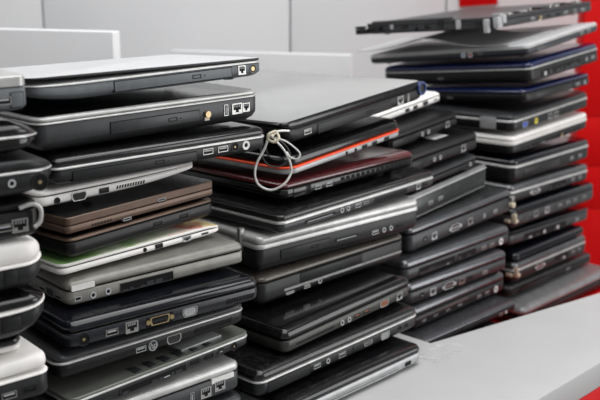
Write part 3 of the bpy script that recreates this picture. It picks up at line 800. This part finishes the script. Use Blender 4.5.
    {'loc': (-0.0252, 1.2261, 1.0301), 'yaw': 48, 'tilt': 0.69, 'size': (0.3452, 0.36, 0.0287), 'lf': 0.3, 'lid': 'blk_dust', 'base': 'gunmetal', 'trim': 'silver', 'rc': 0.011, 'lp': 'round', 'bp': 'taper', 'tw': 0.004, 'feats': [('A', 'card', [0.0477, 0.1087], {'v': 0.6}), ('A', 'audio', 0.1235, {'v': 0.65}), ('A', 'audio', 0.1364, {'v': 0.65}), ('A', 'usb_g', 0.1582, {'v': 0.65}), ('A', 'slot', 0.1761, {'v': 0.65}), ('A', 'vent', [0.1943, 0.273], {'v': 0.6, 'h': 0.007}), ('A', 'rj11', 0.3007, {'v': 0.65}), ('A', 'usb_b', 0.3187, {'v': 0.65})], 'label': 'black laptop with double silver edge lines and card slot in the middle pile', 'group': 'laptops in the middle pile'},
    {'loc': (-0.0536, 1.2259, 0.9778), 'yaw': 42.02, 'tilt': 0.0, 'size': (0.3104, 0.33, 0.052), 'lf': 0.2, 'lid': 'silver', 'base': 'charcoal', 'trim': 'silver', 'rc': 0.01, 'lp': 'round', 'bp': 'curve', 'extra': 'hinge', 'tw': 0.006, 'feats': [('A', 'drive', [0.037, 0.1274], {'v': 0.6}), ('A', 'card', [0.1369, 0.1817], {'v': 0.6}), ('A', 'usb_g', 0.216, {'v': 0.5}), ('A', 'audio', 0.2346, {'v': 0.5}), ('A', 'audio', 0.2493, {'v': 0.5}), ('A', 'usb_b', 0.2685, {'v': 0.5})], 'label': 'light silver laptop with exposed hinge at its left corner in the middle pile', 'group': 'laptops in the middle pile'},
    {'loc': (-0.0529, 1.2259, 0.9339), 'yaw': 45.66, 'tilt': 0.0, 'size': (0.302, 0.34, 0.0435), 'lf': 0.26, 'lid': 'taupe', 'base': 'charcoal', 'rc': 0.014, 'lp': 'dome', 'bp': 'flat', 'feats': [('A', 'vga_w', 0.0565, {'v': 0.22}), ('A', 'usb', 0.0893, {'v': 0.25}), ('A', 'audio', 0.115, {'v': 0.3}), ('A', 'panel', [0.0757, 0.2031], {'v': 0.75}), ('A', 'line', [0.0453, 0.2922], {'v': 0.46}), ('A', 'line', [0.0453, 0.2922], {'v': 0.4}), ('A', 'vent', [0.1353, 0.1987], {'v': 0.25, 'h': 0.003})], 'label': 'taupe-lidded laptop with twin silver lines, below the light silver one in middle pile', 'group': 'laptops in the middle pile'},
    {'loc': (-0.0193, 1.1706, 0.89), 'yaw': 48, 'tilt': 1.72, 'size': (0.2705, 0.34, 0.0354), 'lf': 0.45, 'lid': 'blk_gloss', 'base': 'greenmetal', 'rc': 0.011, 'lp': 'dome', 'bp': 'flat', 'feats': [('A', 'vent', [0.0223, 0.0971], {'v': 0.5, 'h': 0.003}), ('A', 'audio', 0.1136, {}), ('A', 'audio', 0.1284, {}), ('A', 'usb_br', 0.1455, {}), ('A', 'usb_br', 0.1651, {}), ('A', 'vga_br', 0.2056, {}), ('A', 'rj45', 0.2407, {})], 'label': 'black laptop with greenish metal side and brown USB ports in the middle pile', 'group': 'laptops in the middle pile'},
    {'loc': (-0.0508, 1.1238, 0.8502), 'yaw': 47, 'tilt': 0.26, 'size': (0.327, 0.36, 0.0391), 'lf': 0.36, 'lid': 'blk_dust', 'base': 'charcoal', 'trim': 'silver', 'rc': 0.013, 'lp': 'dome', 'bp': 'taper', 'feats': [('A', 'panel', [0.0169, 0.0935], {'v': 0.6}), ('A', 'usb_g', 0.1069, {'v': 0.6}), ('A', 'audio', 0.1284, {'v': 0.6}), ('A', 'usb', 0.1565, {'v': 0.6}), ('A', 'line_v', 0.1791, {}), ('A', 'hdmi', 0.2109, {'v': 0.6}), ('A', 'vga_w', 0.2483, {'v': 0.6}), ('A', 'audio_b', 0.2825, {'v': 0.65}), ('A', 'audio_b', 0.2965, {'v': 0.65})], 'label': 'black glossy laptop with white edge line and HDMI port, second from bottom of middle pile', 'group': 'laptops in the middle pile'},
    {'loc': (-0.0147, 1.1237, 0.8184), 'yaw': 46, 'tilt': 0.0, 'size': (0.2711, 0.34, 0.0314), 'lf': 0.4, 'lid': 'blk_gloss', 'base': 'silver2', 'rc': 0.012, 'lp': 'dome', 'bp': 'flat', 'feats': [('A', 'line', [0.0211, 0.2153], {'v': 0.62}), ('A', 'usb_b', 0.2375, {'v': 0.5}), ('A', 'panel', [0.0764, 0.2153], {'v': 0.28})], 'label': 'black-lidded laptop with silver side, lowest of the middle pile on the white board', 'group': 'laptops in the middle pile'},
    {'loc': (0.0996, 1.5715, 1.103), 'yaw': 51, 'tilt': 4.66, 'size': (0.2454, 0.34, 0.024), 'lf': 0.35, 'lid': 'white', 'base': 'white', 'rc': 0.016, 'lp': 'dome', 'bp': 'curve', 'eR': (0.02, 0.4, 0.3), 'feats': [('A', 'usb_b', 0.1307, {}), ('A', 'usb_b', 0.1556, {}), ('A', 'vga_g', 0.1874, {}), ('A', 'slot', 0.2201, {})], 'label': 'white netbook with rounded end, topmost of the third pile', 'group': 'laptops in the third pile'},
    {'loc': (0.1447, 1.5716, 1.0708), 'yaw': 50, 'tilt': 3.94, 'size': (0.2095, 0.34, 0.0305), 'lf': 0.4, 'lid': 'blk_matte', 'base': 'blk_matte', 'rc': 0.012, 'lp': 'dome', 'bp': 'taper', 'feats': [('A', 'panel', [0.0063, 0.0753], {'v': 0.6}), ('A', 'audio', 0.0932, {'v': 0.6}), ('A', 'audio', 0.1114, {'v': 0.6}), ('A', 'rj45', 0.171, {'v': 0.65})], 'label': 'small black laptop with two jacks, just under the white netbook of the third pile', 'group': 'laptops in the third pile'},
    {'loc': (0.174, 1.5714, 1.0293), 'yaw': 50, 'tilt': 2.51, 'size': (0.2226, 0.34, 0.0411), 'lf': 0.4, 'lid': 'blk_matte', 'base': 'blk_matte', 'rc': 0.012, 'lp': 'dome', 'bp': 'taper', 'extra': 'lidsticker', 'feats': [('A', 'panel', [0.0126, 0.0628], {'v': 0.6}), ('A', 'audio', 0.078, {'v': 0.6}), ('A', 'audio', 0.0964, {'v': 0.6}), ('A', 'rj45', 0.1702, {'v': 0.65})], 'label': 'small black laptop with white lid sticker in the third pile', 'group': 'laptops in the third pile'},
    {'loc': (0.1782, 1.5711, 1.0003), 'yaw': 50, 'tilt': 3.35, 'size': (0.216, 0.34, 0.0256), 'lf': 0.4, 'lid': 'gunmetal', 'base': 'blk_matte', 'rc': 0.015, 'lp': 'dome', 'bp': 'taper', 'feats': [('A', 'audio', 0.1879, {})], 'label': 'thin black laptop with pale lid edge in the third pile', 'group': 'laptops in the third pile'},
    {'loc': (0.1797, 1.5721, 0.9544), 'yaw': 50, 'tilt': 3.5, 'size': (0.2488, 0.34, 0.045), 'lf': 0.12, 'lid': 'rimlid', 'base': 'rimlid', 'trim': 'silver', 'rc': 0.01, 'lp': 'round', 'bp': 'flat', 'lide': 'palegrey', 'feats': [('A', 'line', [0.0129, 0.2381], {'v': 0.1}), ('A', 'usb_g', 0.0607, {}), ('A', 'usb_g', 0.0916, {})], 'label': 'dark laptop outlined by pale rim lines in the third pile', 'group': 'laptops in the third pile'},
    {'loc': (0.1771, 1.5434, 0.9078), 'yaw': 48, 'tilt': 1.52, 'size': (0.3195, 0.3, 0.0456), 'lf': 0.3, 'lid': 'dusty', 'base': 'gunmetal', 'rc': 0.012, 'lp': 'dome', 'bp': 'flat', 'lift': (0.001, 0.002), 'extra': 'screws', 'lide': 'steel', 'feats': [('A', 'disc', 0.0429, {'v': 0.5}), ('A', 'rj45w', 0.0687, {}), ('A', 'dvi_g', 0.131, {}), ('A', 'rj45', 0.1777, {}), ('A', 'audio', 0.2229, {}), ('A', 'usb_g', 0.2596, {})], 'label': 'laptop with dusty tilted dark lid and bare metal ported side in the third pile', 'group': 'laptops in the third pile'},
    {'loc': (0.1664, 1.513, 0.8693), 'yaw': 46.24, 'tilt': 0.0, 'size': (0.3107, 0.34, 0.038), 'lf': 0.42, 'lid': 'steel', 'base': 'gunmetal', 'rc': 0.014, 'lp': 'dome', 'bp': 'flat', 'feats': [('A', 'bay', [0.0376, 0.1374], {}), ('A', 'bay', [0.1432, 0.1997], {}), ('A', 'usb', 0.2243, {}), ('A', 'usb', 0.2494, {}), ('A', 'audio_w', 0.2783, {})], 'label': 'grey-black laptop with dense row of ports and white corner plug in the third pile', 'group': 'laptops in the third pile'},
    {'loc': (0.1722, 1.513, 0.8288), 'yaw': 44.44, 'tilt': 0.0, 'size': (0.2806, 0.34, 0.0402), 'lf': 0.42, 'lid': 'steel', 'base': 'gunmetal', 'rc': 0.014, 'lp': 'dome', 'bp': 'flat', 'feats': [('A', 'disc', 0.0365, {}), ('A', 'rj45w', 0.0652, {}), ('A', 'dvi_g', 0.1081, {}), ('A', 'rj45', 0.1441, {}), ('A', 'usb_b', 0.1668, {}), ('A', 'usb_g', 0.2105, {})], 'label': 'grey-black laptop with round screw and parallel port in the third pile', 'group': 'laptops in the third pile'},
    {'loc': (0.1813, 1.513, 0.7868), 'yaw': 46.53, 'tilt': 0.0, 'size': (0.2766, 0.34, 0.0416), 'lf': 0.42, 'lid': 'steel', 'base': 'charcoal', 'rc': 0.014, 'lp': 'dome', 'bp': 'flat', 'feats': [('A', 'line', [0.0091, 0.1567], {'v': 0.8}), ('A', 'slot', 0.0306, {}), ('A', 'slot', 0.0637, {}), ('A', 'slot', 0.0977, {}), ('A', 'slot', 0.1328, {}), ('A', 'usb', 0.1904, {}), ('A', 'usb', 0.2155, {}), ('A', 'audio_w', 0.2443, {})], 'label': 'grey-black laptop with slotted side, right above the broad sheeny one', 'group': 'laptops in the third pile'},
    {'loc': (0.1869, 1.4814, 0.7621), 'yaw': 44.9, 'tilt': 0.0, 'size': (0.2865, 0.34, 0.0242), 'lf': 0.5, 'lid': 'steel2', 'base': 'charcoal', 'rc': 0.016, 'lp': 'dome2', 'bp': 'flat', 'feats': [('A', 'usb', 0.2316, {}), ('A', 'audio_w', 0.247, {})], 'label': 'grey-black laptop with broad sheeny lid, lowest one showing in the third pile', 'group': 'laptops in the third pile'},
    {'loc': (0.1904, 1.425, 0.7188), 'yaw': 46, 'tilt': 0.0, 'size': (0.26, 0.34, 0.0429), 'lf': 0.4, 'lid': 'blk_matte', 'base': 'blk_matte', 'feats': [], 'label': 'dark laptop hidden behind the white board at the foot of the third pile', 'group': 'laptops in the third pile'},
    {'loc': (0.1917, 1.425, 0.6904), 'yaw': 46, 'tilt': 0.0, 'size': (0.26, 0.34, 0.028), 'lf': 0.4, 'lid': 'blk_matte', 'base': 'blk_matte', 'feats': [], 'label': 'lowest dark laptop of the third pile, standing on the red table', 'group': 'laptops in the third pile'},
    {'loc': (0.3503, 1.8007, 1.2473), 'yaw': 47, 'tilt': 2.41, 'size': (0.3566, 0.3, 0.024), 'lf': 0.3, 'lid': 'gunmetal', 'base': 'gunmetal', 'rc': 0.006, 'lp': 'flat', 'bp': 'flat', 'extra': 'torn', 'roll': 5.2, 'feats': [('A', 'usb_g', 0.1247, {}), ('A', 'brass', 0.1501, {}), ('A', 'usb_b', 0.1835, {}), ('A', 'usb_b', 0.2178, {}), ('A', 'usb_g', 0.2489, {}), ('A', 'rj11', 0.2848, {}), ('A', 'usb_g', 0.3175, {}), ('B', 'panel', [0.0734, 0.039], {}), ('B', 'bay', [0.1797, 0.1449], {})], 'label': 'bare laptop base with torn edges, topmost of the rear right pile', 'group': 'laptops in the rear right pile'},
    {'loc': (0.409, 1.8018, 1.1987), 'yaw': 47, 'tilt': 5.9, 'size': (0.2689, 0.37, 0.0234), 'lf': 0.2, 'lid': 'lidwhite', 'base': 'bluegrey', 'trim': 'silver', 'rc': 0.01, 'lp': 'round', 'bp': 'curve', 'lide': 'lidwhite', 'roll': 7, 'feats': [('A', 'panel', [0.0327, 0.1535], {'v': 0.5}), ('A', 'usb', 0.2003, {}), ('A', 'usb', 0.2283, {}), ('B', 'sticker_b', 0.1377, {}), ('B', 'sticker_r', 0.1221, {}), ('B', 'slot', 0.1001, {})], 'label': 'dark blue-grey laptop with two round badges, under the bent white sheet', 'group': 'laptops in the rear right pile'},
    {'loc': (0.4165, 1.8022, 1.1497), 'yaw': 47, 'tilt': 4.15, 'size': (0.2657, 0.34, 0.0421), 'lf': 0.3, 'lid': 'blue', 'base': 'blk_matte', 'trim': 'silver', 'rc': 0.014, 'lp': 'dome', 'bp': 'flat', 'roll': 6, 'feats': [('A', 'bay', [0.0378, 0.184], {}), ('A', 'audio', 0.212, {}), ('A', 'usb_g', 0.2364, {}), ('B', 'slot', 0.1971, {})], 'label': 'blue-lidded laptop with an empty drive bay in the rear right pile', 'group': 'laptops in the rear right pile'},
    {'loc': (0.4089, 1.8008, 1.1143), 'yaw': 47, 'tilt': 2.25, 'size': (0.2498, 0.26, 0.0288), 'lf': 0.34, 'lid': 'blue', 'base': 'blk_matte', 'rc': 0.014, 'lp': 'dome', 'bp': 'flat', 'roll': 5, 'feats': [('A', 'panel', [0.0369, 0.1714], {}), ('A', 'usb_g', 0.1952, {}), ('A', 'audio', 0.2234, {}), ('B', 'slot', 0.1645, {})], 'label': 'blue-lidded laptop with closed dark side, fourth from top of rear right pile', 'group': 'laptops in the rear right pile'},
    {'loc': (0.3883, 1.8013, 1.0579), 'yaw': 48, 'tilt': 2.63, 'size': (0.3031, 0.34, 0.0379), 'lf': 0.34, 'lid': 'gunmetal', 'base': 'blk_matte', 'trim': 'silver', 'rc': 0.016, 'lp': 'dome', 'bp': 'flat', 'tw': 0.004, 'roll': 1.5, 'feats': [('A', 'vga_b', 0.0453, {}), ('A', 'jack_y', 0.086, {}), ('A', 'rj45', 0.1397, {}), ('A', 'rj45', 0.1634, {}), ('A', 'usb_b', 0.1956, {}), ('A', 'usb_b', 0.2244, {}), ('B', 'tab', 0.0513, {})], 'label': 'laptop with blue VGA and yellow jack beneath a grey silver-lined lid', 'group': 'laptops in the rear right pile'},
    {'loc': (0.3884, 1.801, 1.0171), 'yaw': 48, 'tilt': 2.08, 'size': (0.3035, 0.32, 0.0362), 'lf': 0.26, 'lid': 'white', 'base': 'blk_matte', 'trim': 'white2', 'rc': 0.014, 'lp': 'round', 'bp': 'flat', 'tw': 0.007, 'roll': 0.8, 'feats': [('A', 'bay', [0.0381, 0.2679], {'v': 0.4}), ('A', 'brass', 0.1883, {'v': 0.4})], 'label': 'laptop with doubled white edge bands in the rear right pile', 'group': 'laptops in the rear right pile'},
    {'loc': (0.3933, 1.8, 0.9654), 'yaw': 47.5, 'tilt': 0.0, 'size': (0.3034, 0.33, 0.0468), 'lf': 0.3, 'lid': 'navy', 'base': 'blk_matte', 'trim': 'silver', 'rc': 0.016, 'lp': 'dome', 'bp': 'flat', 'tw': 0.004, 'feats': [('A', 'panel', [0.0386, 0.1763], {}), ('A', 'usb_g', 0.2254, {}), ('A', 'usb_g', 0.2592, {})], 'label': 'blue-black laptop with silver line and plain side in the rear right pile', 'group': 'laptops in the rear right pile'},
    {'loc': (0.3897, 1.7995, 0.9221), 'yaw': 47, 'tilt': -0.95, 'size': (0.306, 0.34, 0.043), 'lf': 0.36, 'lid': 'steel', 'base': 'charcoal', 'trim': 'silver', 'rc': 0.012, 'lp': 'dome', 'bp': 'taper', 'tw': 0.004, 'feats': [('A', 'dvi_g', 0.0892, {}), ('A', 'bay', [0.1424, 0.21], {}), ('A', 'usb', 0.2389, {}), ('A', 'usb', 0.2683, {})], 'label': 'grey-lidded laptop with silver line and ragged port row, rear right pile', 'group': 'laptops in the rear right pile'},
    {'loc': (0.396, 1.7997, 0.873), 'yaw': 47, 'tilt': -0.49, 'size': (0.3259, 0.34, 0.0461), 'lf': 0.34, 'lid': 'navy', 'base': 'gunmetal', 'rc': 0.012, 'lp': 'dome', 'bp': 'taper', 'extra': 'brasshinge', 'feats': [('A', 'panel', [0.024, 0.0603], {'v': 0.6}), ('A', 'rj45', 0.0863, {}), ('A', 'rj45w', 0.1282, {}), ('A', 'usb', 0.1795, {}), ('A', 'usb', 0.2119, {}), ('A', 'usb', 0.241, {}), ('A', 'usb', 0.2792, {})], 'label': 'blue-black laptop with pale ports and snapped brass hinge in the rear right pile', 'group': 'laptops in the rear right pile'},
    {'loc': (0.3924, 1.7993, 0.8424), 'yaw': 47, 'tilt': -1.89, 'size': (0.3133, 0.34, 0.0303), 'lf': 0.22, 'lid': 'navy', 'base': 'gunmetal', 'rc': 0.01, 'lp': 'flat', 'bp': 'flat', 'feats': [('A', 'bay', [0.0522, 0.2159], {}), ('A', 'usb_g', 0.2622, {})], 'label': 'grey laptop with long slot bay under the one with snapped hinge', 'group': 'laptops in the rear right pile'},
    {'loc': (0.4065, 1.8, 0.8142), 'yaw': 47, 'tilt': 0.0, 'size': (0.2734, 0.34, 0.0174), 'lf': 0.6, 'lid': 'navy', 'base': 'navy', 'rc': 0.012, 'lp': 'dome', 'bp': 'flat', 'feats': [], 'label': 'thin dark blue laptop lying in the rear right pile', 'group': 'laptops in the rear right pile'},
    {'loc': (0.4053, 1.7997, 0.7664), 'yaw': 47, 'tilt': -0.44, 'size': (0.287, 0.34, 0.0475), 'lf': 0.36, 'lid': 'steel', 'base': 'charcoal', 'trim': 'silver', 'rc': 0.012, 'lp': 'dome', 'bp': 'taper', 'extra': 'brasshinge', 'feats': [('A', 'dvi_g', 0.0955, {}), ('A', 'bay', [0.1542, 0.2072], {}), ('A', 'usb', 0.2281, {}), ('A', 'usb', 0.2536, {})], 'label': 'grey rounded laptop with bright silver line and brass hinge stub, rear right pile', 'group': 'laptops in the rear right pile'},
    {'loc': (0.3963, 1.7996, 0.7395), 'yaw': 47, 'tilt': -1.18, 'size': (0.3367, 0.34, 0.0267), 'lf': 0.36, 'lid': 'gunmetal', 'base': 'blk_matte', 'rc': 0.014, 'lp': 'dome', 'bp': 'taper', 'feats': [('A', 'panel', [0.0414, 0.1486], {'v': 0.6}), ('A', 'usb', 0.2304, {}), ('A', 'usb_b', 0.1807, {})], 'label': 'black laptop with light lid edge, second from bottom of rear right pile', 'group': 'laptops in the rear right pile'},
    {'loc': (0.421, 1.7723, 0.6904), 'yaw': 46, 'tilt': 0.0, 'size': (0.3547, 0.34, 0.0417), 'lf': 0.4, 'lid': 'palegrey', 'base': 'blk_matte', 'rc': 0.012, 'lp': 'dome', 'bp': 'taper', 'feats': [], 'label': 'grey laptop with wide bare lid, lowest of rear right pile beside the red panel', 'group': 'laptops in the rear right pile'},
]

for d in LAPTOPS:
    make_laptop(d)

# ------------------------------------------------------------------ bent white sheet on the rear right pile
SHEET = [(0.1426, 2.0588, 1.1774), (0.7174, -0.6861, 0.1212), (0.6784, 0.7275, 0.1027), (-0.1587, 0.0085, 0.9873)]
def bent_sheet():
    bm = bmesh.new()
    n = 26
    o, ax, bk, up = [Vector(v) for v in SHEET]
    rows = []
    for i in range(n + 1):
        t = i / n
        x = -.028 + .36 * t
        z = .0012 + .021 * math.exp(-((t - .48) / .20) ** 2) + .008 * (1 - t) ** 2
        row = []
        for dz in (0, .0016):
            for y in (0.0, .08, .16):
                row.append(bm.verts.new(o + ax * x + bk * (y - .004) + up * (z + dz)))
        rows.append(row)
    for a, b in zip(rows[:-1], rows[1:]):
        for q in ((0, 1), (1, 2), (4, 3), (5, 4), (3, 0), (2, 5)):
            bm.faces.new((a[q[0]], a[q[1]], b[q[1]], b[q[0]]))
    for r in (rows[0], rows[-1]):
        bm.faces.new((r[0], r[1], r[4], r[3])); bm.faces.new((r[1], r[2], r[5], r[4]))
    me = finish(bm, 'lid_sheet', ['lidwhite'], 40)
    return thing(link('lid_sheet', me), 'thin bent grey-white lid sheet bulging near the top of rear right pile', 'sheet')
bent_sheet()

# ------------------------------------------------------------------ torn plastic film on the white board
def film():
    m = mat('film', (225, 225, 226), 0.25, var=0.02)
    b = m.node_tree.nodes['Principled BSDF']
    b.inputs['Alpha'].default_value = 0.35
    rnd = random.Random(11)
    bm = bmesh.new()
    nx, ny = 14, 7
    g = []
    for i in range(nx + 1):
        row = []
        for j in range(ny + 1):
            a_ = 1.085 + .075 * i / nx + rnd.uniform(-.002, .002)
            b_ = .778 + .036 * j / ny + rnd.uniform(-.003, .003)
            h = .0006 + .003 * abs(math.sin(i * .9 + j * 1.3)) * rnd.uniform(.2, 1) * (j / ny)
            row.append(bm.verts.new(row_pt(a_, b_, SLAB + h)))
        g.append(row)
    for i in range(nx):
        for j in range(ny):
            if (i in (0, nx - 1) or j in (0, ny - 1)) and rnd.random() < .35:
                continue
            bm.faces.new((g[i][j], g[i + 1][j], g[i + 1][j + 1], g[i][j + 1]))
    bmesh.ops.delete(bm, geom=[v for v in bm.verts if not v.link_faces], context='VERTS')
    o = link('plastic_film', finish(bm, 'plastic_film', ['film'], 60))
    thing(o, 'torn clear plastic film on the white board beside the middle pile', 'plastic film')
film()

# ------------------------------------------------------------------ tied cable hanging at the corner of the middle pile
cable = bpy.data.objects.new('cable', None)
coll.objects.link(cable)
cable.location = (-0.02, 1.215, EYE - 0.225)
thing(cable, 'white looped cord with dark coiled wire hanging from the middle pile', 'cable')
link('white_cord', tube([(0.0062, 0.02, 0.0029), (-0.0048, 0.01, 0.0047), (-0.017, 0.0, 0.0027), (-0.0206, -0.005, -0.0064), (-0.0244, -0.005, -0.0164), (-0.0332, -0.005, -0.0327), (-0.0356, -0.01, -0.0468), (-0.0308, -0.01, -0.0595), (-0.0159, -0.01, -0.0659), (0.0002, -0.01, -0.0582), (0.0088, -0.005, -0.0454), (0.0076, -0.005, -0.0315), (0.0002, 0.0, -0.0174), (-0.0098, 0.005, -0.007), (-0.0148, 0.01, -0.0016)], .0014, ['cord_white'], 'white_cord'), cable)
link('white_cord', tube([(-0.0145, 0.0, -0.001), (0.0016, -0.005, -0.0051), (0.0139, -0.01, -0.0129), (0.02, -0.01, -0.0204), (0.0163, -0.01, -0.0267), (0.0077, -0.005, -0.0252), (0.0039, 0.0, -0.0199)], .0011, ['cord_white'], 'white_cord'), cable)
link('coiled_wire', tube([(-0.0273, 0.01, -0.0067), (-0.0283, 0.0, -0.0199), (-0.022, -0.005, -0.0327), (-0.0097, -0.005, -0.0378), (0.0027, -0.005, -0.0327), (0.0076, 0.0, -0.0224), (0.0001, 0.005, -0.0108), (-0.0123, 0.01, -0.0042), (-0.0223, 0.01, -0.0105), (-0.0198, 0.005, -0.0247), (-0.0074, 0.003, -0.0306), (0.0026, 0.005, -0.0247), (-0.0049, 0.01, -0.0143)], .0011, ['gunmetal'], 'coiled_wire'), cable)
link('knot', tube([(-0.0095, -0.003, 0.007), (-0.0179, -0.009, 0.0044), (-0.0192, -0.009, -0.0019), (-0.0119, -0.009, -0.0056), (-0.0058, -0.007, -0.001), (-0.0095, -0.001, 0.0041), (-0.0154, -0.011, 0.001)], .0018, ['bone'], 'knot'), cable)
